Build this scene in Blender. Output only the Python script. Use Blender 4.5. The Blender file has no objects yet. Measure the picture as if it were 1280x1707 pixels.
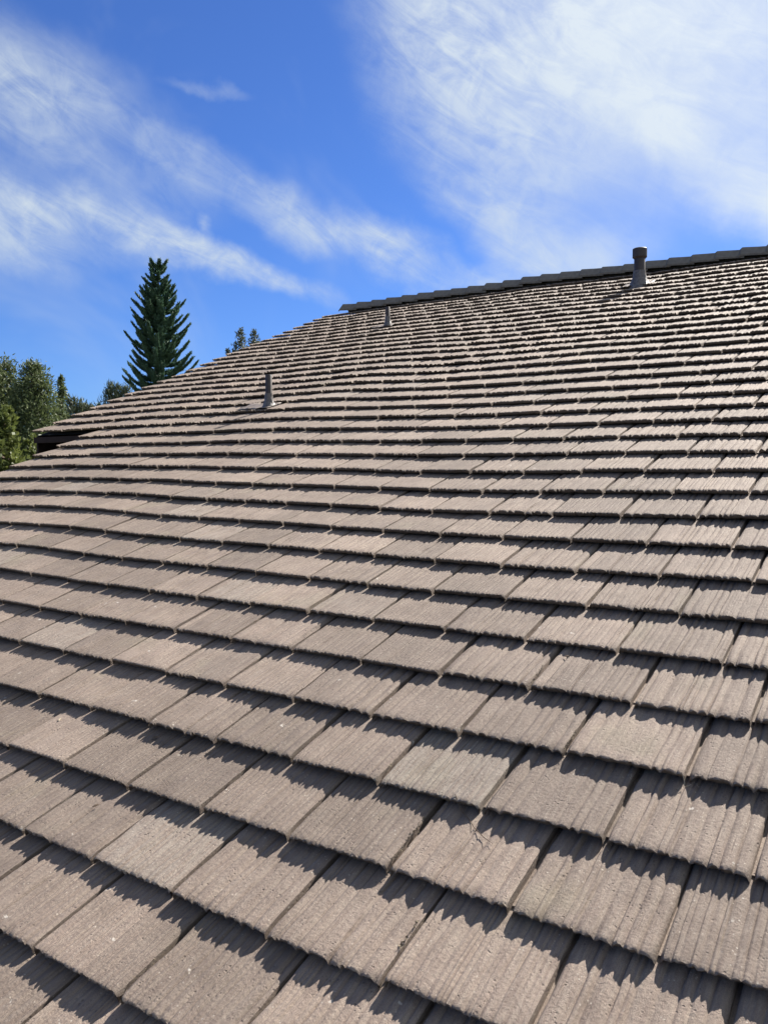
import bpy, math, random
import numpy as np
from mathutils import Vector, Matrix

scene = bpy.context.scene
R = math.radians
rng = np.random.default_rng(11)
random.seed(11)

# ------------------------------------------------------------------ camera
CAMZ = 4.80                        # lens height above the ground, metres
FPX = 1351.25                      # focal length in photo pixels (photo is 1280 x 1707)
PITCH = -2.522                     # degrees
cam_d = bpy.data.cameras.new("camera")
cam = bpy.data.objects.new("camera", cam_d)
scene.collection.objects.link(cam)
cam_d.sensor_fit = 'VERTICAL'
cam_d.sensor_height = 24.0
cam_d.lens = FPX / 1707.0 * 24.0
cam_d.clip_start = 0.05
cam_d.clip_end = 6000
cam.location = (0, 0, CAMZ)
cam.rotation_euler = (R(90 + PITCH), 0, 0)
scene.camera = cam
scene.render.resolution_x, scene.render.resolution_y = 767, 1024

CAM = np.array([0, 0, CAMZ])
def ray(px, py):
    x, y = (px - 640) / FPX, (853.5 - py) / FPX
    c, s = math.cos(R(PITCH)), math.sin(R(PITCH))
    d = np.array([x, c - s * y, s + c * y])
    return d / np.linalg.norm(d)
def at(px, py, dist):
    """point along a pixel's direction at a horizontal distance in metres"""
    d = ray(px, py)
    return CAM + d * dist / math.hypot(d[0], d[1])

# ------------------------------------------------------------------ light
SUN_AZ = 34.1 + 10.5                # degrees to the right of the view: behind the ridge
SUN_EL = 42.0
scene.view_settings.view_transform = 'Standard'
scene.view_settings.look = 'None'
scene.view_settings.gamma = 1.0
scene.view_settings.exposure = 1.35

sl = bpy.data.lights.new("sun", 'SUN')
sl.energy = 5.0
sl.angle = R(0.53)
sl.color = (1.0, 0.95, 0.87)
sun = bpy.data.objects.new("sun", sl)
scene.collection.objects.link(sun)
sd = Vector((math.sin(R(SUN_AZ)) * math.cos(R(SUN_EL)), math.cos(R(SUN_AZ)) * math.cos(R(SUN_EL)), math.sin(R(SUN_EL))))
sun.rotation_euler = sd.to_track_quat('Z', 'Y').to_euler()
sun.location = (20, 20, 30)

class NT:
    """small helper for writing node trees"""
    def __init__(s, tree):
        s.t = tree
    def n(s, typ, ins=None, **kw):
        nd = s.t.nodes.new(typ)
        for k, v in kw.items():
            setattr(nd, k, v)
        for k, v in (ins or {}).items():
            s.set(nd.inputs[k], v)
        return nd
    def set(s, sock, v):
        if isinstance(v, bpy.types.NodeSocket):
            s.t.links.new(v, sock)
        elif isinstance(v, bpy.types.Node):
            s.t.links.new(v.outputs[0], sock)
        else:
            sock.default_value = v
    def m(s, op, a, b=None, c=None, clamp=False):
        nd = s.t.nodes.new('ShaderNodeMath')
        nd.operation = op
        nd.use_clamp = clamp
        for i, v in enumerate((a, b, c)):
            if v is not None:
                s.set(nd.inputs[i], v)
        return nd.outputs[0]
    def ss(s, v, a, b, lo=0.0, hi=1.0):
        nd = s.t.nodes.new('ShaderNodeMapRange')
        nd.interpolation_type = 'SMOOTHSTEP'
        for i, x in enumerate((v, a, b, lo, hi)):
            s.set(nd.inputs[i], x)
        return nd.outputs[0]
    def mix(s, f, a, b, blend='MIX'):
        nd = s.t.nodes.new('ShaderNodeMix')
        nd.data_type = 'RGBA'
        nd.blend_type = blend
        s.set(nd.inputs[0], f); s.set(nd.inputs[6], a); s.set(nd.inputs[7], b)
        return nd.outputs[2]
    def noise(s, vec, scale, detail=4, rough=.55, dist=0.0, out=0):
        nd = s.n('ShaderNodeTexNoise', {'Vector': vec, 'Scale': scale, 'Detail': detail, 'Roughness': rough, 'Distortion': dist})
        return nd.outputs[out]
    def ramp(s, f, stops):
        nd = s.t.nodes.new('ShaderNodeValToRGB')
        e = nd.color_ramp.elements
        while len(e) < len(stops):
            e.new(0.5)
        for el, (p, c) in zip(e, stops):
            el.position = p
            el.color = (*c, 1)
        s.set(nd.inputs[0], f)
        return nd.outputs[0]

# ---- sky: clear blue with thin cirrus, laid out by compass direction and elevation
world = bpy.data.worlds.new("World")
scene.world = world
world.use_nodes = True
wt = world.node_tree
wt.nodes.clear()
W = NT(wt)
sky = W.n('ShaderNodeTexSky', sky_type='NISHITA', sun_disc=False)
sky.sun_elevation = R(SUN_EL)
sky.sun_rotation = R(SUN_AZ)
sky.altitude = 300
sky.air_density = 1.0
sky.dust_density = 0.25
sky.ozone_density = 2.5
tc = W.n('ShaderNodeTexCoord')
vec = tc.outputs['Generated']
nrm = W.n('ShaderNodeVectorMath', {0: vec}, operation='NORMALIZE').outputs[0]
sep = W.n('ShaderNodeSeparateXYZ', {0: nrm})
AZ = W.m('ARCTAN2', sep.outputs[0], sep.outputs[1])
EL = W.m('ARCSINE', sep.outputs[2])
ae = W.n('ShaderNodeCombineXYZ', {0: AZ, 1: EL, 2: 0.0}).outputs[0]
# warp for ragged, wispy edges
w1 = W.n('ShaderNodeVectorMath', {0: W.noise(nrm, 5.0, 3, .5, out=1), 1: (.5, .5, .5)}, operation='SUBTRACT').outputs[0]
w2 = W.n('ShaderNodeVectorMath', {0: W.noise(nrm, 22.0, 4, .6, out=1), 1: (.5, .5, .5)}, operation='SUBTRACT').outputs[0]
wv = W.n('ShaderNodeVectorMath', {0: w1, 1: (.10, .10, 0), 2: ae}, operation='MULTIPLY_ADD').outputs[0]
wv = W.n('ShaderNodeVectorMath', {0: w2, 1: (.034, .028, 0), 2: wv}, operation='MULTIPLY_ADD').outputs[0]
def ang(px, py):
    d = ray(px, py)
    return math.atan2(d[0], d[1]), math.asin(d[2])
def streak(p, q, hw, density):
    """soft elongated patch of cloud between two directions; hw its half width"""
    (ax, ay), (bx, by) = ang(*p), ang(*q)
    mp = W.n('ShaderNodeMapping', {'Vector': wv, 'Location': ((ax + bx) / 2, (ay + by) / 2, 0), 'Rotation': (0, 0, math.atan2(by - ay, bx - ax)),
                                   'Scale': (math.hypot(bx - ax, by - ay) * .62, hw / FPX, 1)}, vector_type='TEXTURE').outputs[0]
    r = W.n('ShaderNodeVectorMath', {0: mp}, operation='LENGTH').outputs['Value']
    return W.ss(r, 0.05, 1.0, 1.0 - density, 1.0)      # what is left of the blue
bands = [
    ((-260, 0), (260, 235), 120, .72), ((150, 190), (480, 370), 50, .45), ((360, 320), (800, 480), 55, .78),
    ((-380, 200), (330, 420), 66, .84), ((120, 348), (590, 522), 36, .84), ((-250, 340), (150, 435), 55, .6), ((20, 230), (400, 380), 60, .25),
    ((265, 140), (410, 178), 15, .3), ((335, 365), (368, 415), 14, .35),
    # bright veil to the right, towards the sun
    ((830, -260), (1130, 240), 100, .82), ((1020, 60), (1190, 350), 65, .85), ((1110, 260), (1500, 450), 75, .95),
    ((640, -260), (1000, 400), 230, .8), ((860, -200), (1400, 260), 290, .9), ((700, 300), (960, 440), 75, .62), ((820, 450), (1110, 400), 60, .72),
    ((680, -350), (1320, 330), 400, .42), ((720, 480), (900, 450), 35, .5), ((1250, -100), (2000, 200), 400, .8), ((900, -300), (1700, -700), 380, .75),
]
dens = None
for b in bands:
    g = streak(*b)
    dens = g if dens is None else W.m('MULTIPLY', dens, g)
dens = W.m('SUBTRACT', 1.0, dens)
# fibrous texture: stretched noise, finer noise on top
rot = W.n('ShaderNodeMapping', {'Vector': ae, 'Rotation': (0, 0, R(-27)), 'Scale': (1.0, .28, 1)}, vector_type='TEXTURE').outputs[0]
fib = W.noise(rot, 9.0, 8, .66, .9)
fine = W.noise(nrm, 24.0, 8, .62, .7)
tex = W.m('ADD', W.ss(fib, .28, .72, .5, 1.15), W.ss(fine, .3, .7, -.22, .22))
tex = W.m('ADD', tex, W.m('MULTIPLY', W.m('SUBTRACT', 1.02, tex), W.ss(AZ, 0.0, .3, 0, .68)))
dens = W.m('MULTIPLY', dens, tex, clamp=True)
# thin cirrus over the rest of the sky
gen = W.noise(nrm, 2.6, 5, .6, .8)
genm = W.m('MULTIPLY', W.ss(gen, .50, .75, 0, .35), W.ss(EL, .02, .25))
# cirrus bank added overhead and behind, unseen, to whiten the light in the shade
bank = W.n('ShaderNodeVectorMath', {0: nrm, 1: tuple(Vector((.75, -.45, .50)).normalized())}, operation='DOT_PRODUCT').outputs['Value']
bankm = W.m('MULTIPLY', W.ss(W.m('MULTIPLY_ADD', gen, .6, bank), .36, .80, 0, .84), W.ss(fine, .2, .7, .7, 1.1))
genm = W.m('MAXIMUM', genm, bankm, clamp=True)
dens = W.m('SUBTRACT', 1.0, W.m('MULTIPLY', W.m('SUBTRACT', 1.0, dens), W.m('SUBTRACT', 1.0, genm)), clamp=True)
hs = W.mix(1.0, sky.outputs[0], (.40, .62, 1.08, 1), 'MULTIPLY')
# thin ice cloud scatters forward: whiter and brighter towards the sun
fwd = W.n('ShaderNodeVectorMath', {0: nrm, 1: tuple(sd)}, operation='DOT_PRODUCT').outputs['Value']
cloud = W.mix(W.ss(fwd, .70, 1.0), (5.3, 6.0, 6.5, 1), (6.9, 7.5, 7.9, 1))
skyc = W.mix(W.m('MULTIPLY', dens, .92), hs, cloud)
bg = W.n('ShaderNodeBackground', {'Color': skyc, 'Strength': 0.05})
W.n('ShaderNodeOutputWorld', {'Surface': bg.outputs[0]})

world.cycles.sampling_method = 'MANUAL'
world.cycles.sample_map_resolution = 512

# ------------------------------------------------------------------ helpers
def link(o):
    scene.collection.objects.link(o)
    return o
def mesh_obj(name, verts, faces, mat=None, parent=None, smooth=None):
    me = bpy.data.meshes.new(name)
    me.from_pydata([tuple(v) for v in verts], [], [tuple(f) for f in faces])
    me.validate()
    if mat:
        me.materials.append(mat)
    if smooth is not None:
        me.polygons.foreach_set('use_smooth', [True] * len(me.polygons))
        me.set_sharp_from_angle(angle=R(smooth))
    o = link(bpy.data.objects.new(name, me))
    if parent:
        o.parent = parent
    return o
def np_mesh(name, V, F, smooth=None):
    """mesh from arrays; F is (n, k) with one k"""
    me = bpy.data.meshes.new(name)
    V = np.asarray(V, np.float32); F = np.asarray(F, np.int32)
    k = F.shape[1]
    me.vertices.add(len(V)); me.vertices.foreach_set('co', V.ravel())
    me.loops.add(F.size); me.loops.foreach_set('vertex_index', F.ravel())
    me.polygons.add(len(F)); me.polygons.foreach_set('loop_start', np.arange(0, F.size, k, dtype=np.int32))
    me.update(calc_edges=True)
    if smooth is not None:
        me.polygons.foreach_set('use_smooth', np.ones(len(F), bool))
        me.set_sharp_from_angle(angle=R(smooth))
    return me
def empty(name, loc=(0, 0, 0), parent=None):
    o = link(bpy.data.objects.new(name, None))
    o.location = loc
    o.empty_display_size = .2
    if parent:
        o.parent = parent
    return o
def tag(o, label=None, cat=None, group=None, kind=None):
    for k, v in (('label', label), ('category', cat), ('group', group), ('kind', kind)):
        if v:
            o[k] = v
    return o
def box_vf(x0, x1, y0, y1, z0, z1):
    v = [(x, y, z) for z in (z0, z1) for y in (y0, y1) for x in (x0, x1)]
    f = [(0, 2, 3, 1), (4, 5, 7, 6), (0, 1, 5, 4), (2, 6, 7, 3), (0, 4, 6, 2), (1, 3, 7, 5)]
    return v, f
def tube(path, radii, n=8, cap=True):
    """tapered tube along a list of points"""
    V, F = [], []
    path = [np.array(p, float) for p in path]
    for i, p in enumerate(path):
        d = path[min(i + 1, len(path) - 1)] - path[max(i - 1, 0)]
        d /= np.linalg.norm(d) + 1e-9
        a = np.cross(d, [0.31, .17, .93]); a /= np.linalg.norm(a)
        b = np.cross(d, a)
        for k in range(n):
            t = 2 * math.pi * k / n
            V.append(p + radii[i] * (math.cos(t) * a + math.sin(t) * b))
    for i in range(len(path) - 1):
        for k in range(n):
            F.append((i * n + k, i * n + (k + 1) % n, (i + 1) * n + (k + 1) % n, (i + 1) * n + k))
    if cap:
        F.append(tuple(range(n))[::-1])
        F.append(tuple(range((len(path) - 1) * n, len(path) * n)))
    return V, F
def lathe(prof, n=24, jitter=0.0):
    V, F = [], []
    for (r, z) in prof:
        for k in range(n):
            t = 2 * math.pi * k / n
            j = 1 + jitter * rng.normal()
            V.append((r * j * math.cos(t), r * j * math.sin(t), z + jitter * .02 * rng.normal()))
    for i in range(len(prof) - 1):
        for k in range(n):
            F.append((i * n + k, i * n + (k + 1) % n, (i + 1) * n + (k + 1) % n, (i + 1) * n + k))
    return V, F

# ------------------------------------------------------------------ materials
def new_mat(name):
    m = bpy.data.materials.new(name)
    m.use_nodes = True
    t = m.node_tree
    t.nodes.clear()
    N = NT(t)
    p = N.n('ShaderNodeBsdfPrincipled')
    N.n('ShaderNodeOutputMaterial', {'Surface': p.outputs[0]})
    return m, N, p

def concrete_tile_mat():
    m, N, p = new_mat('concrete_tile')
    co = N.n('ShaderNodeTexCoord').outputs['Object']
    oi = N.n('ShaderNodeObjectInfo').outputs['Random']
    isl = N.n('ShaderNodeNewGeometry').outputs['Random Per Island']
    rnd = N.m('FRACT', N.m('ADD', N.m('MULTIPLY', oi, 7.31), isl))
    rnd2 = N.m('FRACT', N.m('MULTIPLY', rnd, 13.7))
    off = N.n('ShaderNodeCombineXYZ', {0: N.m('MULTIPLY', rnd, 19.0), 1: N.m('MULTIPLY', rnd2, 23.0), 2: 0.0}).outputs[0]
    v = N.n('ShaderNodeVectorMath', {0: co, 1: off}, operation='ADD').outputs[0]
    # streaks that run with the extruded grooves
    vs = N.n('ShaderNodeMapping', {'Vector': v, 'Scale': (1.0, .10, 1.0)}).outputs[0]
    strk = N.noise(vs, 120, 3, .6)
    blot = N.noise(v, 9, 3, .6)
    mid = N.noise(v, 90, 5, .7)
    grit = N.noise(v, 480, 2, .7)
    base = N.ramp(blot, [(.25, (.148, .109, .086)), (.5, (.196, .147, .117)), (.78, (.246, .189, .151))])
    base = N.mix(N.ss(strk, .35, .72, 0, .55), base, (.30, .245, .195, 1))
    base = N.mix(N.ss(mid, .52, .72, 0, .45), base, (.165, .132, .115, 1))
    # per-tile tone, a few tiles weathered to pale grey
    pos = N.n('ShaderNodeNewGeometry').outputs['Position']
    stain = N.noise(pos, 1.1, 4, .6)
    tone = N.m('MULTIPLY', N.m('MULTIPLY_ADD', rnd, .36, .83), N.ss(stain, .3, .7, .86, 1.12))
    base = N.mix(1.0, base, N.n('ShaderNodeCombineColor', {0: tone, 1: tone, 2: tone}).outputs[0], 'MULTIPLY')
    grey = N.m('MULTIPLY', N.ss(rnd2, .965, .985), N.ss(strk, .32, .62, .05, .36))
    base = N.mix(grey, base, (.30, .272, .230, 1))
    # worn spots where pale aggregate shows, dark pits
    spk = N.n('ShaderNodeTexVoronoi', {'Vector': v, 'Scale': 85.0, 'Randomness': 1.0})
    patch = N.noise(v, 15, 2, .6)
    spm = N.m('MULTIPLY', N.ss(spk.outputs['Distance'], .10, .24, 1, 0), N.ss(patch, .52, .64))
    base = N.mix(N.m('MULTIPLY', spm, .6), base, (.50, .45, .38, 1))
    pm = N.m('MULTIPLY', N.ss(spk.outputs['Distance'], .12, .30, 1, 0), N.ss(patch, .48, .36))
    base = N.mix(N.m('MULTIPLY', pm, .6), base, (.09, .07, .06, 1))
    base = N.mix(N.ss(grit, .36, .66, 0, .45), base, (.105, .083, .07, 1))
    base = N.mix(N.ss(N.noise(pos, 3.0, 3, .6), .58, .75, 0, .22), base, (.20, .185, .12, 1))
    # rare pale flakes of old coating
    fl = N.m('MULTIPLY', N.ss(patch, .725, .74), N.ss(mid, .47, .52))
    base = N.mix(N.m('MULTIPLY', fl, .6), base, (.54, .50, .44, 1))
    N.set(p.inputs['Base Color'], base)
    p.inputs['Roughness'].default_value = .82
    p.inputs['Specular IOR Level'].default_value = .35
    h = N.m('MULTIPLY_ADD', mid, 1.8, N.m('MULTIPLY', grit, .6))
    h = N.m('SUBTRACT', h, N.m('MULTIPLY', pm, .9))
    b = N.n('ShaderNodeBump', {'Height': h, 'Strength': .85, 'Distance': .0025})
    N.set(p.inputs['Normal'], b.outputs[0])
    return m
M_TILE = concrete_tile_mat()

def simple_mat(name, c1, c2, scale=8, rough=.8, bump=0.0, metallic=0.0, bscale=None, spec=.4):
    m, N, p = new_mat(name)
    co = N.n('ShaderNodeTexCoord').outputs['Object']
    n = N.noise(co, scale, 5, .6)
    N.set(p.inputs['Base Color'], N.ramp(n, [(.3, c1), (.7, c2)]))
    p.inputs['Roughness'].default_value = rough
    p.inputs['Metallic'].default_value = metallic
    p.inputs['Specular IOR Level'].default_value = spec
    if bump:
        b = N.n('ShaderNodeBump', {'Height': N.noise(co, bscale or scale * 4, 5, .65), 'Strength': .8, 'Distance': bump})
        N.set(p.inputs['Normal'], b.outputs[0])
    return m
M_FELT = simple_mat('roofing_felt', (.022, .02, .019), (.04, .036, .033), 20, .95, .002)
M_RIDGE = simple_mat('ridge_concrete', (.125, .105, .082), (.20, .17, .135), 14, .85, .0015, bscale=120)
M_MORTAR = simple_mat('mortar', (.06, .055, .05), (.12, .105, .095), 30, .95, .004)
M_WOOD = simple_mat('brown_painted_wood', (.026, .016, .013), (.045, .028, .022), 12, .8, .0008, spec=.15)
M_STUCCO = simple_mat('tan_stucco', (.36, .30, .23), (.44, .37, .29), 6, .92, .003, bscale=90)
M_SIDING = simple_mat('eave_shade_siding', (.022, .015, .012), (.036, .025, .02), 5, .95, .002, bscale=60, spec=.05)  # very dark brown: the shade under the eave is put into this colour
M_PIPE = simple_mat('brown_painted_pipe', (.036, .027, .024), (.058, .044, .040), 18, .55, .001, bscale=60)
M_LEAD = simple_mat('painted_lead', (.05, .04, .036), (.17, .15, .14), 45, .45, .008, bscale=45, spec=.6)  # pale speckle paints sunlit highlights into the colour of the boots
M_FLASH = simple_mat('painted_flashing', (.13, .105, .09), (.21, .175, .15), 20, .6, .002, spec=.35)
M_BARK = simple_mat('bark', (.07, .05, .038), (.14, .105, .08), 9, .95, .02)
M_BARKD = simple_mat('dark_bark', (.03, .025, .02), (.06, .05, .04), 9, .95, .02)
M_BARKP = simple_mat('pale_bark', (.17, .14, .11), (.27, .23, .19), 7, .95, .02)
M_TWIG = simple_mat('dry_twig', (.06, .04, .028), (.16, .11, .07), 60, .9)

def leaf_mat(name, dark, light, trans=.25):
    m = bpy.data.materials.new(name)
    m.use_nodes = True
    t = m.node_tree
    t.nodes.clear()
    N = NT(t)
    g = N.n('ShaderNodeNewGeometry')
    co = N.n('ShaderNodeTexCoord').outputs['Object']
    n = N.m('ADD', N.m('MULTIPLY', g.outputs['Random Per Island'], .6), N.m('MULTIPLY', N.noise(co, 1.7, 3, .6), .55))
    c = N.ramp(n, [(.2, dark), (.9, light)])
    p = N.n('ShaderNodeBsdfPrincipled', {'Base Color': c, 'Roughness': .55})
    p.inputs['Specular IOR Level'].default_value = .35
    tr = N.n('ShaderNodeBsdfTranslucent', {'Color': N.mix(.4, c, light + (1,))})
    mx = N.n('ShaderNodeMixShader', {0: trans, 1: p.outputs[0], 2: tr.outputs[0]})
    N.n('ShaderNodeOutputMaterial', {'Surface': mx.outputs[0]})
    return m

# ------------------------------------------------------------------ ground
def ground():
    m, N, p = new_mat('yard_ground')
    co = N.n('ShaderNodeTexCoord').outputs['Object']
    a = N.noise(co, .12, 6, .6)
    b = N.noise(co, 5.0, 6, .7)
    c = N.ramp(a, [(.35, (.06, .075, .03)), (.6, (.14, .12, .085))])
    c = N.mix(N.ss(b, .35, .65, 0, .5), c, (.05, .055, .025, 1))
    N.set(p.inputs['Base Color'], c)
    p.inputs['Roughness'].default_value = .95
    bm = N.n('ShaderNodeBump', {'Height': b, 'Strength': .8, 'Distance': .05})
    N.set(p.inputs['Normal'], bm.outputs[0])
    s = 2500
    o = mesh_obj('ground', [(-s, -s, 0), (s, -s, 0), (s, s, 0), (-s, s, 0)], [(0, 1, 2, 3)], m)
    tag(o, kind='structure')
ground()

# ------------------------------------------------------------------ the roof's frame
TW = .33                            # tile pitch along a course
TL = .2685                          # exposed length of a course
SLOPE = math.asin(.37257)
UV0 = CAM + np.array([.55033, 1.60071, -.96691])      # where column 0 meets course 0
E1 = np.array([.82807, -.56063, 0.0])                 # along the courses
E2 = np.array([.52026, .76845, .37257])               # up the slope
EN = np.array([-.20887, -.30851, .928])               # out of the roof
E2 -= E1 * (E2 @ E1); E2 /= np.linalg.norm(E2)
EN = np.cross(E1, E2)
V_EAVE, V_RIDGE, U_RIGHT = -10, 36.1, 16.0
V_JOG = 14                          # above this course the roof reaches further left

def lerp_tab(x, tab):
    return float(np.interp(x, [a for a, _ in tab], [b for _, b in tab]))
def H(u, v):
    """how far the old roof has sagged or swollen out of its plane, metres"""
    hu = lerp_tab(u, [(-24, .066), (-16, .064), (-13, .064), (-12.2, .062), (-11.2, .047), (-10.2, .034), (-8.5, .024), (-6, .009), (-3.5, 0), (20, 0)])
    gv = lerp_tab(v, [(-10, 0), (0, .25), (3, .65), (6, 1.0), (14, 1.0), (24, .75), (36, .6)])
    return hu * gv + .004 * math.sin(u * .9 + v * .35) * min(1, max(0, (v - 1) / 8)) + .003 * math.sin(v * .8 + u * .3)
def P(u, v, h=0.0):
    return UV0 + E1 * (u * TW) + E2 * (v * TL) + EN * h
def rake_u(v):
    if v < V_JOG:
        return -19.35 - (v - 10) * .03
    return -22.95 - (v - 14) * .030
def hit(px, py, h=0.0):
    """(u, v) where a pixel's direction meets the roof plane lifted by h"""
    d = ray(px, py)
    t = ((UV0 + EN * h - CAM) @ EN) / (d @ EN)
    X = CAM + d * t - UV0
    return (X @ E1) / TW, (X @ E2) / TL

house_base = P(0, V_EAVE)
HO = np.array([house_base[0], house_base[1], 0.0])
house = empty('house', HO)
house.rotation_euler = (0, 0, math.atan2(E1[1], E1[0]))
tag(house, 'house roof covered in weathered brown grooved concrete tiles, seen from its lower slope', 'house')
HM = np.array([E1, np.cross([0, 0, 1.0], E1), [0, 0, 1.0]])     # world -> house axes
def hl(X):
    return HM @ (np.asarray(X, float) - HO)
CS, SN = math.cos(SLOPE), math.sin(SLOPE)
AX_U, AX_V, AX_N = np.array([1, 0, 0.0]), np.array([0, CS, SN]), np.array([0, -SN, CS])   # roof axes in house axes
O_L = hl(UV0)
def PL(u, v, h=0.0):
    return O_L + AX_U * (u * TW) + AX_V * (v * TL) + AX_N * h

# deck under the tiles, both slopes; follows the jog of the left edge
DECK = -.078
def roof_deck():
    V, F = [], []
    us_low = np.linspace(-19.3, U_RIGHT - .1, 60)
    vs = np.arange(V_EAVE + .2, V_RIDGE + .01, 1.0).tolist() + [V_RIDGE]
    def strip(us, vs):
        b = len(V)
        for v in vs:
            for u in us:
                V.append(PL(u, v, DECK + H(u, v)))
        nu = len(us)
        for j in range(len(vs) - 1):
            for i in range(nu - 1):
                F.append((b + j * nu + i, b + j * nu + i + 1, b + (j + 1) * nu + i + 1, b + (j + 1) * nu + i))
    strip(us_low, vs)
    strip(np.linspace(-22.8, -19.3, 8), [v for v in vs if v >= V_JOG + .15])
    # back slope
    b = len(V)
    ridge_l, ridge_r = PL(-22.9, V_RIDGE, DECK + .03), PL(U_RIGHT, V_RIDGE, DECK)
    run = 10.5
    for p in (ridge_l, ridge_r):
        V.append(p)
    for p in (ridge_r, ridge_l):
        V.append(p + np.array([0, run * CS, -run * SN]))
    F.append((b + 1, b, b + 3, b + 2))
    return mesh_obj('roof', V, F, M_FELT, house)
roof = roof_deck()

# ------------------------------------------------------------------ roof tiles
TT, TLEN, GAP = .0312, .40, .0115
TILT = math.atan2(TT + .0012, TL)
def profile(seed, style, n, w):
    """height of the grooved top across a tile: random ribs of uneven width"""
    r = np.random.default_rng(seed)
    x = np.linspace(0, w, n)
    z = np.zeros(n)
    lo, hi, dep = {'coarse': (.011, .058, .0090), 'mid': (.009, .034, .0068), 'fine': (.008, .019, .0046)}[style]
    c = 0.0
    while c < w:
        wd = r.uniform(lo, hi)
        m = (x >= c) & (x < c + wd)
        s = (x[m] - c) / wd
        top = -abs(r.normal(0, .28)) * dep
        skew = r.uniform(.45, 1.5)
        z[m] = top - dep * r.uniform(.35, 1.0) * np.abs(2 * s ** skew - 1) ** r.uniform(1.8, 4.5)
        c += wd
    k = r.normal(0, .00045, n)
    z += k
    z -= .006 * np.exp(-x / .005) + .006 * np.exp(-(w - x) / .005)
    return x, z
def tile_mesh(seed, style, nx, ny, w=TW - GAP, x0=0.0, x1=None, noise=1.0):
    """one interlocking tile; y runs up the slope from its front edge, z = 0 is the rib top at the front"""
    r = np.random.default_rng(seed + 1000)
    x, z = profile(seed, style, nx, w)
    if ny < 7:
        z = z * 1.35
    if x1 is not None:
        keep = (x >= x0) & (x <= x1)
        x, z = x[keep], z[keep]
        nx = len(x)
    y = np.r_[0, .003, .008, np.linspace(.018, TL + .05, ny - 4), TLEN] if ny > 6 else np.linspace(0, TLEN, ny)
    ny = len(y)
    jag = np.interp(x, np.linspace(0, w, 40), r.normal(0, .0016, 40)) - .5 * z
    X = np.repeat(x[None, :], ny, 0)
    Y = np.repeat(y[:, None], nx, 1)
    wand = np.interp(y, np.linspace(0, TLEN, 6), r.normal(0, .0014, 6))
    Z = np.stack([np.interp(x + wd, x, z) for wd in wand])
    if noise:
        Z += r.normal(0, .00035 * noise, Z.shape)
        amp = np.interp(y, np.linspace(0, TLEN, 8), r.uniform(.75, 1.1, 8))
        Z *= amp[:, None]
        for _ in range(r.integers(0, 4)):
            cx_, cy_, rx_, ry_ = r.uniform(0, w), r.uniform(0, TL), r.uniform(.02, .06), r.uniform(.03, .09)
            g2 = np.exp(-((X - cx_) / rx_) ** 2 - ((Y - cy_) / ry_) ** 2)
            Z = Z * (1 - .6 * g2) - .0012 * g2
        if ny > 6:
            Z[0] -= .0028 + np.abs(r.normal(0, .0009, nx))
            Z[1] -= .0009
        # an occasional chip along the front edge
        for _ in range(r.integers(1, 5)):
            c0, cw = r.uniform(0, w), r.uniform(.004, .013)
            g = np.exp(-((x - c0) / cw) ** 2)
            dpt = r.uniform(.3, 1.0)
            Y[0] += g * .008 * dpt
            Z[0] -= g * .005 * dpt
    Y[0] += jag
    # the cut front edge bites deeper into the grooves
    bite = np.minimum(0, z + .0012)
    Z[0] += bite * (1.15 if ny > 6 else .9)
    if ny > 6:
        Z[1] += bite * .95
        Z[2] += bite * .7
        Z[3] += bite * .25
    V = np.stack([X, Y, Z], -1).reshape(-1, 3)
    idx = np.arange(nx * ny).reshape(ny, nx)
    F = [np.stack([idx[:-1, :-1], idx[:-1, 1:], idx[1:, 1:], idx[1:, :-1]], -1).reshape(-1, 4)]
    # front, sides, back down to a flat underside
    nb = len(V)
    lip = V[idx[0]].copy(); lip[:, 2] = -TT * .74; lip[:, 1] += .013
    fr = V[idx[0]].copy(); fr[:, 2] = -TT; fr[:, 1] += .034
    V = np.vstack([V, lip, fr]); li = nb + np.arange(nx); fi = li + nx
    F.append(np.stack([li[:-1], li[1:], idx[0, 1:], idx[0, :-1]], -1))
    F.append(np.stack([fi[:-1], fi[1:], li[1:], li[:-1]], -1))
    nb = len(V)
    bk = V[idx[-1]].copy(); bk[:, 2] = -TT
    V = np.vstack([V, bk]); bi = nb + np.arange(nx)
    F.append(np.stack([idx[-1, :-1], idx[-1, 1:], bi[1:], bi[:-1]], -1))
    for col, s in ((0, 1), (-1, -1)):
        nb = len(V)
        side = V[idx[1:-1, col]].copy(); side[:, 2] = -TT
        V = np.vstack([V, side])
        lo = np.r_[li[col], nb + np.arange(ny - 2), bi[col]]
        hi_ = idx[:, col]
        q = np.stack([lo[:-1], hi_[:-1], hi_[1:], lo[1:]], -1)
        F.append(q if s > 0 else q[:, ::-1])
    F.append(np.stack([fi[1:], fi[:-1], bi[:-1], bi[1:]], -1))
    if x1 is None:
        # interlocking tongue that closes the joint from below
        b = len(V)
        tv, tf = box_vf(w - .002, w + GAP + .006, .030, TLEN - .01, -TT + .0005, -TT + .0035)
        V = np.vstack([V, tv]); F.append(np.array(tf) + b)
    return V, np.vstack(F)

styles = ['coarse'] * 12 + ['mid'] * 14 + ['fine'] * 8
near_meshes = []
for i, s in enumerate(styles):
    V, F = tile_mesh(40 + i, s, 128, 20)
    me = np_mesh('roof_tile', V, F, 42)
    me.materials.append(M_TILE)
    near_meshes.append(me)
far_tiles = [tile_mesh(140 + i, s, 44, 4, noise=.5) for i, s in enumerate(['coarse'] * 3 + ['mid'] * 9)]

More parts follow.
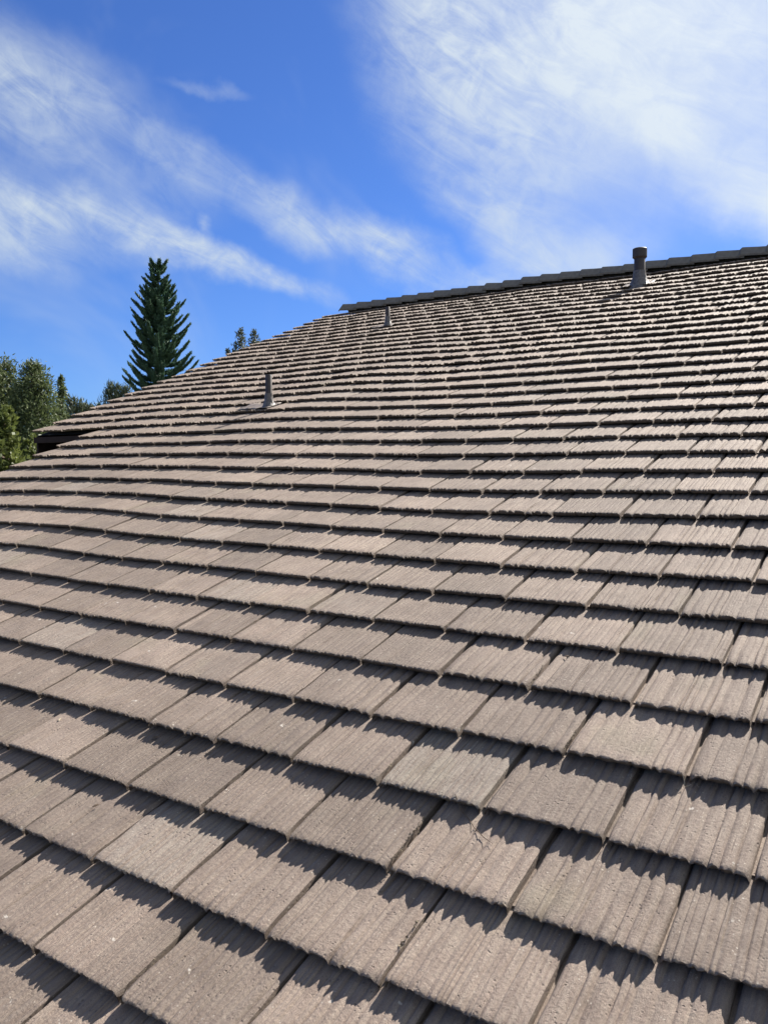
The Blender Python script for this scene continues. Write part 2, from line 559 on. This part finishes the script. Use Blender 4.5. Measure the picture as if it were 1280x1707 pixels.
SHIFT = {-1: -.039, 0: 0, 1: -.098, 2: -.207, 3: -.364, 4: -.247, 5: -.341, 6: -.262}
specs = []
for r in range(V_EAVE, 36):
    s = SHIFT.get(r, -.24 + random.uniform(-.13, .13))
    base = (.5 if r % 2 else 0.0) + s
    ul = rake_u(r)
    j0 = math.floor(ul - base)
    j1 = math.ceil(U_RIGHT - base)
    for j in range(j0, j1):
        u0 = base + j
        specs.append((r, max(u0, ul) if u0 + 1 - ul > .12 else None, u0))
specs = [s for s in specs if s[1] is not None]

def to_px(X):
    c, s = math.cos(R(PITCH)), math.sin(R(PITCH))
    d = X - CAM
    z = d[1] * c + d[2] * s
    y = -d[1] * s + d[2] * c
    return (640 + FPX * d[0] / z, 853.5 - FPX * y / z, z)
def shown_area(r, ua, ub):
    """area of a course's exposed tile face inside the picture, photo pixels"""
    pts = [to_px(P(ua, r)), to_px(P(ub, r)), to_px(P(ub, r + 1)), to_px(P(ua, r + 1))]
    if min(p[2] for p in pts) < .3:
        return 0
    x = np.clip([p[0] for p in pts], 0, 1280); y = np.clip([p[1] for p in pts], 0, 1707)
    return .5 * abs(sum(x[i] * y[i - 1] - x[i - 1] * y[i] for i in range(4)))

def tile_matrix(r, u0):
    """pose of a tile in house axes, with small laying errors"""
    uc = u0 + .5
    h = H(uc, r)
    du = (H(u0 + 1, r) - H(u0, r)) / TW
    dv = (H(uc, r + .5) - H(uc, r - .5)) / TL
    lift = abs(random.gauss(0, .0018))
    ax = AX_U + AX_N * (du + random.gauss(0, .004)) + AX_V * random.gauss(0, .0035)
    ay = AX_V * math.cos(TILT) - AX_N * (math.sin(TILT) - dv) + AX_U * random.gauss(0, .0030)
    ax /= np.linalg.norm(ax); ay -= ax * (ax @ ay); ay /= np.linalg.norm(ay)
    az = np.cross(ax, ay)
    o = PL(u0, r, H(u0, r) + lift) + AX_V * random.gauss(0, .0030) + AX_U * (GAP / 2 + random.gauss(0, .0010))
    return o, ax, ay, az

order = sorted(range(len(specs)), key=lambda i: -shown_area(specs[i][0], specs[i][1], specs[i][2] + 1))
areas = [shown_area(s[0], s[1], s[2] + 1) for s in specs]
# courses the vents pierce are made low where the pipes stand
near_set = set(order[:300])
FV, FF, nvert = [], [], 0
for i, (r, ua, u0) in enumerate(specs):
    o, ax, ay, az = tile_matrix(r, u0)
    cut = ua > u0 + 1e-6
    if i in near_set and not cut:
        # the lower left shows finer grain than the right-hand side
        pick = random.random()
        coarse_p = .34 + .36 * max(0.0, min(1.0, (u0 + 5) / 5))
        k = random.randrange(0, 12) if pick < coarse_p else (random.randrange(12, 26) if pick < coarse_p + .42 else random.randrange(26, 34))
        t = bpy.data.objects.new('roof_tile', near_meshes[k])
        link(t)
        t.parent = roof
        t.matrix_local = Matrix(((ax[0], ay[0], az[0], o[0]), (ax[1], ay[1], az[1], o[1]), (ax[2], ay[2], az[2], o[2]), (0, 0, 0, 1)))
    else:
        if cut:
            V, F = tile_mesh(300 + i % 9, 'mid', 44, 4, x0=(ua - u0) * TW, x1=1.0, noise=.5)
        else:
            V, F = far_tiles[random.randrange(len(far_tiles))]
        FV.append(o + V[:, :1] * ax + V[:, 1:2] * ay + V[:, 2:] * az)
        FF.append(F + nvert)
        nvert += len(V)
me = np_mesh('roof_tile_courses', np.vstack(FV), np.vstack(FF), 42)
me.materials.append(M_TILE)
far = link(bpy.data.objects.new('roof_tile_courses', me))
far.parent = roof
tag(far, kind='stuff')
print('tiles', len(specs), 'in view', sum(a > 20 for a in areas), '300th area', areas[order[299]])

# ------------------------------------------------------------------ ridge tiles
def ridge_mesh(seed):
    """angular cap with a flat top; x along the ridge, big raised end at x = 0"""
    r = np.random.default_rng(seed)
    V, F = [], []
    ln, w, tw, th = .345, .150, .062, .022
    def sect(x, lift, grow, inset):
        k = 1 + grow
        dz = (w - tw) * 1.05 * k
        up = .020 + lift - inset
        pts = [(-w * k, up - dz), (-tw * k, up), (tw * k, up), (w * k, up - dz), (w * k, up - dz - th), (tw * k, up - th), (-tw * k, up - th), (-w * k, up - dz - th)]
        return [(x, a, b) for a, b in pts]
    secs = [(0.0, .030, .05, .018), (.022, .030, .06, 0), (.05, .029, .055, 0), (.2, .014, .03, 0), (ln, .002, 0, 0)]
    for s in secs:
        V += [(a + r.normal(0, .0008), b + r.normal(0, .0008), c + r.normal(0, .0008)) for a, b, c in sect(*s)]
    for i in range(len(secs) - 1):
        for k in range(8):
            F.append((i * 8 + k, i * 8 + (k + 1) % 8, (i + 1) * 8 + (k + 1) % 8, (i + 1) * 8 + k))
    e = (len(secs) - 1) * 8
    for b, fl in ((0, False), (e, True)):
        for q in ((0, 1, 6, 7), (1, 2, 5, 6), (2, 3, 4, 5)):
            q = tuple(b + k for k in q)
            F.append(q if fl else q[::-1])
    return V, F
rm = []
for i in range(5):
    V, F = ridge_mesh(70 + i)
    me = bpy.data.meshes.new('ridge_tile')
    me.from_pydata(V, [], [f[::-1] for f in F]); me.validate()
    me.materials.append(M_RIDGE)
    rm.append(me)
RE = .86 * TW
n_r = int((U_RIGHT + 24.0) * TW / RE)
for i in range(n_r):
    u = -22.75 + i * RE / TW
    t = link(bpy.data.objects.new('ridge_tile', rm[random.randrange(5)]))
    t.parent = roof
    p = PL(u, V_RIDGE, .040 + H(u, 36))
    t.location = p + np.array([0, random.gauss(0, .003), random.gauss(0, .002)])
    t.rotation_euler = (random.gauss(0, .012), random.gauss(0, .006), random.gauss(0, .006))
# mortar bed under the ridge tiles
V, F = [], []
us = np.linspace(-22.3, U_RIGHT - .3, 60)
for u in us:
    p = PL(u, V_RIDGE, H(u, 36))
    for dy, dz in ((-.11, -.06), (0, .03), (.11, -.06)):
        V.append(p + np.array([0, dy, dz]))
for i in range(len(us) - 1):
    for k in range(2):
        F.append((i * 3 + k, i * 3 + k + 1, i * 3 + 4 + k, i * 3 + 3 + k))
mesh_obj('ridge_mortar', V, [f[::-1] for f in F], M_MORTAR, roof)

# ------------------------------------------------------------------ boards and walls under the roof
def board(name, a, b, drop0, drop1, thick, outward, mat=M_WOOD):
    """board between two roof points, hanging below them"""
    a, b, outward = np.array(a), np.array(b), np.array(outward, float)
    V = []
    for p in (a, b):
        for z in (-drop0, -drop1):
            for k in (0, 1):
                V.append(p + np.array([0, 0, z]) + outward * thick * k)
    F = [(0, 1, 3, 2), (4, 6, 7, 5), (0, 4, 5, 1), (2, 3, 7, 6), (0, 2, 6, 4), (1, 5, 7, 3)]
    return mesh_obj(name, V, F, mat, house)
hj = .062
board('barge_board', PL(-19.3, V_EAVE, 0), PL(-19.3, V_JOG, hj), .085, .30, .03, (-1, 0, 0))
board('barge_board', PL(-22.8, V_JOG + .2, hj), PL(-23.2, V_RIDGE, .03), .085, .30, .03, (-1, 0, 0))
board('fascia', PL(-22.8, V_JOG + .12, hj), PL(-19.33, V_JOG + .12, hj), .090, .15, .03, (0, -1, 0))
board('fascia', PL(-19.3, V_EAVE + .1, 0), PL(U_RIGHT, V_EAVE + .1, 0), .090, .29, .03, (0, -1, 0))
def wall(name, pts):
    """vertical wall down to the ground from a list of top points (house axes)"""
    V, F = [], []
    for p in pts:
        V.append(p); V.append((p[0], p[1], 0.0))
    for i in range(len(pts) - 1):
        F.append((2 * i, 2 * i + 1, 2 * i + 3, 2 * i + 2))
    o = mesh_obj(name, V, F, M_SIDING, house)
    md = o.modifiers.new('thickness', 'SOLIDIFY'); md.thickness = .15; md.offset = 0
ye = PL(0, V_EAVE + 2)[1]
def zr(y):                         # underside of the roof at a distance from the eave
    yr = PL(0, V_RIDGE)[1]
    z0 = PL(0, V_EAVE)[2]
    y0 = PL(0, V_EAVE)[1]
    d = y - y0 if y <= yr else 2 * yr - y - y0
    return z0 + d * math.tan(SLOPE) - .17
xl, xj, xr = PL(-17.2, 0)[0], PL(-21.2, 0)[0], PL(U_RIGHT - 1.2, 0)[0]
yj = PL(0, V_JOG + 5.0)[1]
yrid = PL(0, V_RIDGE)[1]
yb = yrid + 8.8
tops = [(xr, yrid, zr(yrid)), (xr, ye, zr(ye)), (xl, ye, zr(ye)), (xl, yj, zr(yj)), (xj, yj, zr(yj)), (xj, yrid, zr(yrid)), (xj, yb, zr(yb)), (xr, yb, zr(yb)), (xr, yrid, zr(yrid))]
wall('wall', tops)


# ------------------------------------------------------------------ vent pipes
def vent(px, py, hoff, dia, height, boot_r, boot_h, cap, label, flash):
    u, v = hit(px, py, hoff - .012)
    base = P(u, v, hoff - .020)
    root = empty('vent_pipe', base)
    tag(root, label, 'vent pipe', 'plumbing vents on the roof')
    r = dia / 2
    V, F = lathe([(r, -.10), (r, height - .004), (r - .003, height), (r - .008, height), (r - .008, height - .12)], 28)
    mesh_obj('pipe', V, F, M_PIPE, root, 40)
    # wrinkled lead boot: flares to the slope of the roof
    V, F = [], []
    rows, n = 9, 36
    for i in range(rows):
        t = i / (rows - 1)
        rr = r * 1.10 + .002 + (boot_r - r * 1.1) * (1 - t) ** 2.2
        for k in range(n):
            a = 2 * math.pi * k / n
            q = rr * (1 + .045 * rng.normal() * (1 - t * .3) * (i < rows - 1))
            x, y = q * math.cos(a), q * math.sin(a)
            # lower rings follow the roof's slope
            d = np.array([x, y, 0.0])
            dzs = -(EN[0] * x + EN[1] * y) / EN[2]
            z = t * boot_h + dzs * (1 - t) ** .8 + .004 * rng.normal() * (0 < i < rows - 1)
            V.append((x, y, z))
    for i in range(rows - 1):
        for k in range(n):
            F.append((i * n + k, i * n + (k + 1) % n, (i + 1) * n + (k + 1) % n, (i + 1) * n + k))
    bt = mesh_obj('lead_boot', V, F, M_LEAD, root, 50)
    # flashing apron lying on the tiles
    V = []
    nu, nv = 12, 8
    wu, w0, w1 = flash
    rn = np.random.default_rng(int(px))
    for j in range(nv + 1):
        for i in range(nu + 1):
            a = -wu[0] + (wu[0] + wu[1]) * i / nu
            b = w0 + (w1 - w0) * j / nv
            z = .012 + .004 * rn.normal() + max(0, -b) * .10
            X = E1 * a + E2 * b + EN * z
            V.append(X)
    F = [(j * (nu + 1) + i, j * (nu + 1) + i + 1, (j + 1) * (nu + 1) + i + 1, (j + 1) * (nu + 1) + i) for j in range(nv) for i in range(nu)]
    fl = mesh_obj('flashing', V, F, M_FLASH, root, 60)
    md = fl.modifiers.new('thickness', 'SOLIDIFY'); md.thickness = .003; md.offset = 0
    if cap:
        cr, ch = cap
        V, F = lathe([(r * .96, height - ch - .012), (r * 1.05, height - ch - .012), (cr, height - ch + .004), (cr, height - .006), (cr - .006, height), (cr * .55, height + .006), (.002, height + .008)], 32)
        mesh_obj('cap', V, F, M_PIPE, root, 35)
    return root
vent(1065, 475, .0, .127, .43, .125, .17, (.083, .105), 'thick brown vent pipe with a wide cap standing just below the ridge', ((.20, .14), -.10, .18))
vent(646, 543, .045, .056, .25, .060, .13, None, 'small slim vent pipe near the left end of the ridge', ((.20, .08), -.08, .12))
vent(448, 677, .064, .060, .285, .058, .12, None, 'lowest, dark slim vent pipe halfway down the roof', ((.30, .07), -.10, .10))

# ------------------------------------------------------------------ trees
def quads(centers, axis_a, axis_b, la, lb):
    """leaf-shaped quads (diamonds) from centres and two axes"""
    c, a, b = np.asarray(centers), axis_a * np.asarray(la).reshape(-1, 1), axis_b * np.asarray(lb).reshape(-1, 1)
    V = np.stack([c - a, c - a * .1 + b, c + a, c - a * .1 - b], 1).reshape(-1, 3)
    F = np.arange(len(V)).reshape(-1, 4)
    return V, F
def unit(v):
    return v / (np.linalg.norm(v, axis=-1, keepdims=True) + 1e-9)
def leaf_obj(name, V, F, mat, parent):
    me = np_mesh(name, V, F)
    me.materials.append(mat)
    o = link(bpy.data.objects.new(name, me))
    o.parent = parent
    return o
def join(parts):
    V, F, n = [], [], 0
    for v, f in parts:
        V += list(v); F += [tuple(i + n for i in q) for q in f]; n += len(v)
    return V, F

M_NORF = leaf_mat('norfolk_pine_foliage', (.030, .070, .048), (.10, .175, .10), .22)
M_POD = leaf_mat('grey_green_foliage', (.030, .054, .018), (.145, .175, .070), .3)
M_LIME = leaf_mat('yellow_green_foliage', (.045, .07, .014), (.16, .185, .05), .35)
M_PINE = leaf_mat('pine_needles', (.035, .055, .030), (.12, .14, .08), .2)
M_EUC = leaf_mat('grey_eucalyptus_foliage', (.035, .05, .032), (.12, .135, .095), .25)

def norfolk(px, py_top, dist, label):
    top = at(px, py_top, dist)
    root = empty('norfolk_pine', (top[0], top[1], 0))
    tag(root, label, 'tree')
    ht = top[2]
    V, F = tube([(0, 0, 0), (.05, 0, ht * .5), (0, .03, ht * .8), (0, 0, ht)], [.24, .16, .09, .012], 10)
    mesh_obj('trunk', V, F, M_BARKD, root, 60)
    r = np.random.default_rng(5)
    C, A, B, LA, LB = [], [], [], [], []
    limbs = []
    z = ht - .35
    tier = 0
    while z > ht - 9.6:
        depth = ht - z
        ln = .34 + 1.95 * (1 - math.exp(-depth / 4.2))
        nb = 6 if depth < 2 else 8
        for k in range(nb):
            a = 2 * math.pi * (k + .5 * (tier % 2)) / nb + r.normal(0, .16)
            L = ln * r.uniform(.62, 1.14)
            rise0 = (.70 if depth < .9 else .14) + r.normal(0, .07)
            hd = np.array([math.cos(a), math.sin(a), 0])
            sd_ = np.array([-math.sin(a), math.cos(a), 0])
            pts = []
            for s in np.linspace(0, 1, 6):
                pts.append(np.array([0, 0, z]) + hd * L * s + np.array([0, 0, 1]) * L * (rise0 * s * .55 + .36 * s ** 2.6 - .08 * math.sin(math.pi * s)))
            limbs.append(tube(pts, [.035, .03, .024, .018, .012, .006], 5))
            # branchlets: rows of upswept cords along the limb
            nbr = int(24 + 80 * L)
            for q in range(nbr):
                s = (q + r.uniform(0, 1)) / nbr * .88 + .12
                i = min(4, int(s * 5)); f_ = s * 5 - i
                p = pts[i] * (1 - f_) + pts[i + 1] * f_
                d = unit(pts[i + 1] - pts[i])
                side = r.choice([-1, 1])
                bl = (.50 if L > 1 else .32) * (1 - .45 * s) * r.uniform(.8, 1.15)
                dirn = unit(d * 1.0 + sd_ * side * r.uniform(.2, .75) + np.array([0, 0, 1]) * r.uniform(.15, .85))
                # each cord bristles with short needles
                for m in range(8):
                    t = (m + .5) / 8
                    nd = unit(dirn + r.normal(0, .38, 3))
                    C.append(p + dirn * bl * t); A.append(nd); B.append(unit(np.cross(nd, r.normal(0, 1, 3))))
                    LA.append(.10 * r.uniform(.8, 1.3)); LB.append(.024)
        z -= .33 + .012 * depth + r.uniform(-.03, .05)
        tier += 1
    # leader shoot
    for m in range(16):
        t = m / 16
        nd = unit(np.array([r.normal(0, .5), r.normal(0, .5), .8]))
        C.append(np.array([0, 0, ht - .45 + .55 * t])); A.append(nd); B.append(unit(np.cross(nd, r.normal(0, 1, 3)))); LA.append(.07); LB.append(.02)
    lv, lf = join(limbs)
    mesh_obj('limbs', lv, lf, M_BARKD, root, 60)
    V, F = quads(np.array(C), np.array(A), np.array(B), LA, LB)
    leaf_obj('crown', V, F, M_NORF, root)

def clump_tree(name, base_px, dist, clumps, mat, label, cat='tree', group=None, leaf=(.045, .013), per=260, bark=M_BARK, seed=1, upright=.3, zb=0.0):
    """tree whose crown is many small clumps; clumps = list of (px, py, radius_px, depth offset)"""
    r = np.random.default_rng(seed)
    b = at(base_px, 794, dist)
    root = empty(name, (b[0], b[1], zb))
    tag(root, label, cat, group)
    k = dist / FPX
    cents = []
    for (cx, cy, cr, dd) in clumps:
        cents.append((at(cx, cy, dist + dd) - np.array([b[0], b[1], zb]), cr * k))
    topz = max(c[2] + rr * .6 for c, rr in cents)
    V, F = tube([(0, 0, 0), (.06, .02, topz * .45), (-.03, .03, topz * .75), (0, 0, topz * .97)], [.17, .12, .07, .012], 9)
    mesh_obj('trunk', V, F, bark, root, 60)
    limbs = []
    C, A, B, LA, LB = [], [], [], [], []
    for c, rr in cents:
        z0 = max(.5, c[2] - .5 * math.hypot(c[0], c[1]) - rr)
        z0 = min(z0, topz * .93)
        limbs.append(tube([(0, 0, z0), c * .55 + np.array([0, 0, z0 * .42]), c], [.035, .02, .006], 5))
        n = max(60, int(per * (rr / .3) ** 1.7))
        d = unit(r.normal(0, 1, (n, 3)))
        rad = rr * r.uniform(.25, 1.0, n) ** .6 * (1 + .25 * r.normal(0, 1, n))
        p = c + d * rad[:, None] * np.array([1, 1, 1.15])
        la = unit(d * .8 + r.normal(0, .6, (n, 3)) + np.array([0, 0, upright]))
        C.append(p); A.append(la); B.append(unit(np.cross(la, r.normal(0, 1, (n, 3)))))
        LA.append(leaf[0] * r.uniform(.6, 1.3, n)); LB.append(leaf[1] * r.uniform(.7, 1.2, n))
    lv, lf = join(limbs)
    mesh_obj('limbs', lv, lf, bark, root, 60)
    V, F = quads(np.vstack(C), np.vstack(A), np.vstack(B), np.concatenate(LA), np.concatenate(LB))
    leaf_obj('crown', V, F, mat, root)
    return root
def cone_clumps(cx, top, bottom, half_top, half_bot, n, rr, seed, lean=0.0):
    r = np.random.default_rng(seed)
    out = []
    for i in range(n):
        t = (i + r.uniform(0, 1)) / n
        hw = half_top + (half_bot - half_top) * t ** .8
        a = r.uniform(0, 2 * math.pi)
        q = hw * math.sqrt(r.uniform(.1, 1))
        out.append((cx + lean * t + q * math.cos(a), top + (bottom - top) * t, rr * r.uniform(.6, 1.25) * (.45 + .55 * min(1, t * 3)), q * math.sin(a) * .0126))
    return out

norfolk(264, 438, 50, 'tall symmetrical dark green conifer with tiers of upswept branches behind the roof edge')
clump_tree('leafy_tree', 62, 17, cone_clumps(56, 606, 860, 8, 78, 150, 22, 21), M_POD, 'grey green fine-leaved tree with a pointed top at left, right of its neighbour', group='trees left of the house', seed=2)
clump_tree('leafy_tree', -8, 18, cone_clumps(4, 604, 880, 12, 84, 140, 22, 22), M_POD, 'grey green fine-leaved tree cut by the left picture edge', group='trees left of the house', seed=3)
clump_tree('slender_tree', 104, 19, cone_clumps(103, 626, 700, 3, 6, 22, 7, 23) + cone_clumps(98, 680, 860, 8, 32, 50, 16, 24), M_POD, 'thin tree with one wispy bare-looking leader, right of the left-hand trees', group='trees left of the house', seed=4, per=150)
clump_tree('broadleaf_tree', 2, 14, cone_clumps(6, 684, 900, 18, 46, 70, 17, 25), M_LIME, 'bright yellow green bushy tree at the lower left edge', seed=5, leaf=(.05, .024))
clump_tree('low_shrub', 52, 15.5, cone_clumps(54, 730, 880, 9, 22, 36, 13, 26), M_LIME, 'small yellow green shrub top beside the dark eave', 'shrub', seed=6, leaf=(.045, .02))
clump_tree('bushy_pine', 128, 32, [(118, 668, 9, 0), (130, 676, 11, .2), (141, 679, 9, 0), (150, 680, 7, 0), (122, 690, 16, 0), (140, 694, 16, .3), (110, 700, 16, 0), (128, 715, 22, 0), (150, 720, 22, 0), (112, 735, 24, 0)], M_PINE, 'bushy pine top peeking over the roof edge beside the left-hand trees', 'tree', 'distant pines over the roof edge', seed=7, leaf=(.12, .018), per=260, upright=.9)
clump_tree('bushy_pine', 190, 34, [(186, 646, 8, 0), (197, 645, 5, 0), (180, 655, 7, 0), (190, 660, 12, 0), (203, 656, 9, 0), (212, 650, 8, 0), (195, 676, 18, 0), (180, 690, 22, 0), (205, 690, 22, 0)], M_PINE, 'small pine top at the foot of the tall dark conifer', 'tree', 'distant pines over the roof edge', seed=8, leaf=(.12, .018), per=260, upright=.9)
clump_tree('distant_pine', 166, 46, [(166, 676, 3.5, 0), (166, 684, 6, 0), (160, 690, 8, 0), (168, 702, 14, 0), (160, 720, 18, 0)], M_NORF, 'tiny dark tree tip between the two bushy pine tops', 'tree', seed=9, leaf=(.14, .03), per=90)
clump_tree('eucalyptus_tree', 402, 60, [(402, 552, 6, 0), (401, 560, 9, 0), (404, 570, 10, 0), (393, 575, 6, 0), (400, 585, 12, 0), (390, 590, 8, 0), (380, 585, 4, 0), (408, 600, 22, 0), (400, 620, 26, 0)], M_EUC, 'grey green round tree top over the roof edge right of the tall conifer', 'tree', 'far trees over the roof edge', seed=10, leaf=(.12, .045), per=60, bark=M_BARKP)
clump_tree('eucalyptus_tree', 425, 62, [(424, 554, 5, 0), (424, 562, 8, 0), (428, 570, 8, 0), (420, 572, 6, 0), (426, 582, 14, 0), (424, 600, 24, 0)], M_EUC, 'smaller grey green tree top touching the roof edge, rightmost of all trees', 'tree', 'far trees over the roof edge', seed=11, leaf=(.12, .045), per=60, bark=M_BARKP)

# ------------------------------------------------------------------ litter on the tiles
def top_h(v):
    return -(v - math.floor(v)) * TL * math.tan(TILT)
def on_tile(px, py, lift=.002):
    h = 0.0
    for _ in range(6):
        u, v = hit(px, py, h)
        h = top_h(v) + H(u, v)
    return P(u, v, h + lift)
def twig(pix, rad, name, label, cat, mat):
    pts = [on_tile(x, y, .004 + .003 * math.sin(i * 1.7)) for i, (x, y) in enumerate(pix)]
    o0 = pts[0]
    V, F = tube([p - o0 for p in pts], [rad] * (len(pts) - 1) + [rad * .4], 6)
    o = mesh_obj(name, V, F, mat, None, 60)
    o.location = o0
    tag(o, label, cat)
twig([(762, 1340), (770, 1356), (781, 1366), (790, 1380), (806, 1398), (822, 1410)], .0011, 'twig', 'thin dark curved twig lying across a tile at lower middle right', 'twig', M_TWIG)
M_LITTER = simple_mat('leaf_litter', (.06, .045, .03), (.30, .24, .16), 150, .9)
M_STRAW = simple_mat('pale_straw', (.34, .28, .19), (.46, .39, .28), 60, .9)
twig([(1137, 1303), (1141, 1308), (1139, 1313), (1146, 1311), (1152, 1310)], .0008, 'straw', 'pale curled straw in the shadow near the right edge', 'straw', M_STRAW)
def dry_leaf(px, py, L, ang_, label, mat):
    c = on_tile(px, py, .003)
    d = E1 * math.cos(ang_) + E2 * math.sin(ang_); w = np.cross(EN, d)
    V, F = [], []
    for i in range(7):
        t = i / 6
        hw = L * .22 * math.sin(math.pi * min(1, t * .96 + .03)) ** .8
        for k in (-1, 0, 1):
            V.append(d * L * (t - .5) + w * hw * k + EN * (abs(k) * hw * .6 + L * .15 * (t - .5) ** 2))
    for i in range(6):
        for k in range(2):
            F.append((i * 3 + k, i * 3 + k + 1, i * 3 + 4 + k, i * 3 + 3 + k))
    o = mesh_obj('dry_leaf', V, F, mat, None, 60)
    o.location = c
    md = o.modifiers.new('thickness', 'SOLIDIFY'); md.thickness = .0006
    tag(o, label, 'leaf', 'dry leaves on the tiles')
dry_leaf(161, 1345, .022, .9, 'small dark dry leaf on a tile at the lower left', M_TWIG)
dry_leaf(260, 1231, .026, .3, 'crumpled dark leaf at a shadow edge, left of the middle', M_TWIG)
dry_leaf(101, 1201, .020, 2.1, 'small pale dry leaf far left on a tile', M_STRAW)
dry_leaf(426, 1037, .018, 1.2, 'tiny dry leaf on a tile halfway up the roof', M_TWIG)
dry_leaf(945, 1096, .020, .2, 'tiny dark leaf under a tile edge right of the middle', M_TWIG)
# crumbs of litter caught in some joints
V, F = [], []
rr = np.random.default_rng(77)
for (x0, y0), (x1, y1), n in [((722, 1340), (655, 1432), 70), ((695, 1535), (665, 1580), 45), ((960, 1215), (938, 1252), 50), ((906, 1110), (884, 1142), 30), ((640, 1290), (690, 1225), 25)]:
    for _ in range(n):
        t = rr.uniform()
        c = on_tile(x0 + (x1 - x0) * t + rr.normal(0, 1.2), y0 + (y1 - y0) * t + rr.normal(0, 1.2), -.002)
        sz = rr.uniform(.0015, .004)
        tv = rr.normal(0, 1, (4, 3)); tv = tv / np.linalg.norm(tv, axis=1)[:, None] * sz
        b = len(V)
        V += [c + q for q in tv]
        F += [(b, b + 1, b + 2), (b, b + 2, b + 3), (b, b + 3, b + 1), (b + 1, b + 3, b + 2)]
for (r_, ua_, u0_) in specs:
    if -2 <= r_ <= 5 and -9 < u0_ < 1.5 and rr.uniform() < .4:
        v_a, v_b = sorted(rr.uniform(.02, .75, 2))
        for _ in range(int(4 + 30 * (v_b - v_a))):
            vv = r_ + rr.uniform(v_a, v_b)
            c = P(u0_ + rr.normal(0, .010), vv, top_h(vv) + H(u0_, vv) - rr.uniform(.002, .012))
            sz = rr.uniform(.001, .0034)
            tv = rr.normal(0, 1, (4, 3)); tv = tv / np.linalg.norm(tv, axis=1)[:, None] * sz
            b = len(V)
            V += [c + q for q in tv]
            F += [(b, b + 1, b + 2), (b, b + 2, b + 3), (b, b + 3, b + 1), (b + 1, b + 3, b + 2)]
lit = mesh_obj('leaf_litter', V, F, M_LITTER)
tag(lit, 'crumbs of dry leaf litter caught in the joints between the tiles', 'litter', kind='stuff')
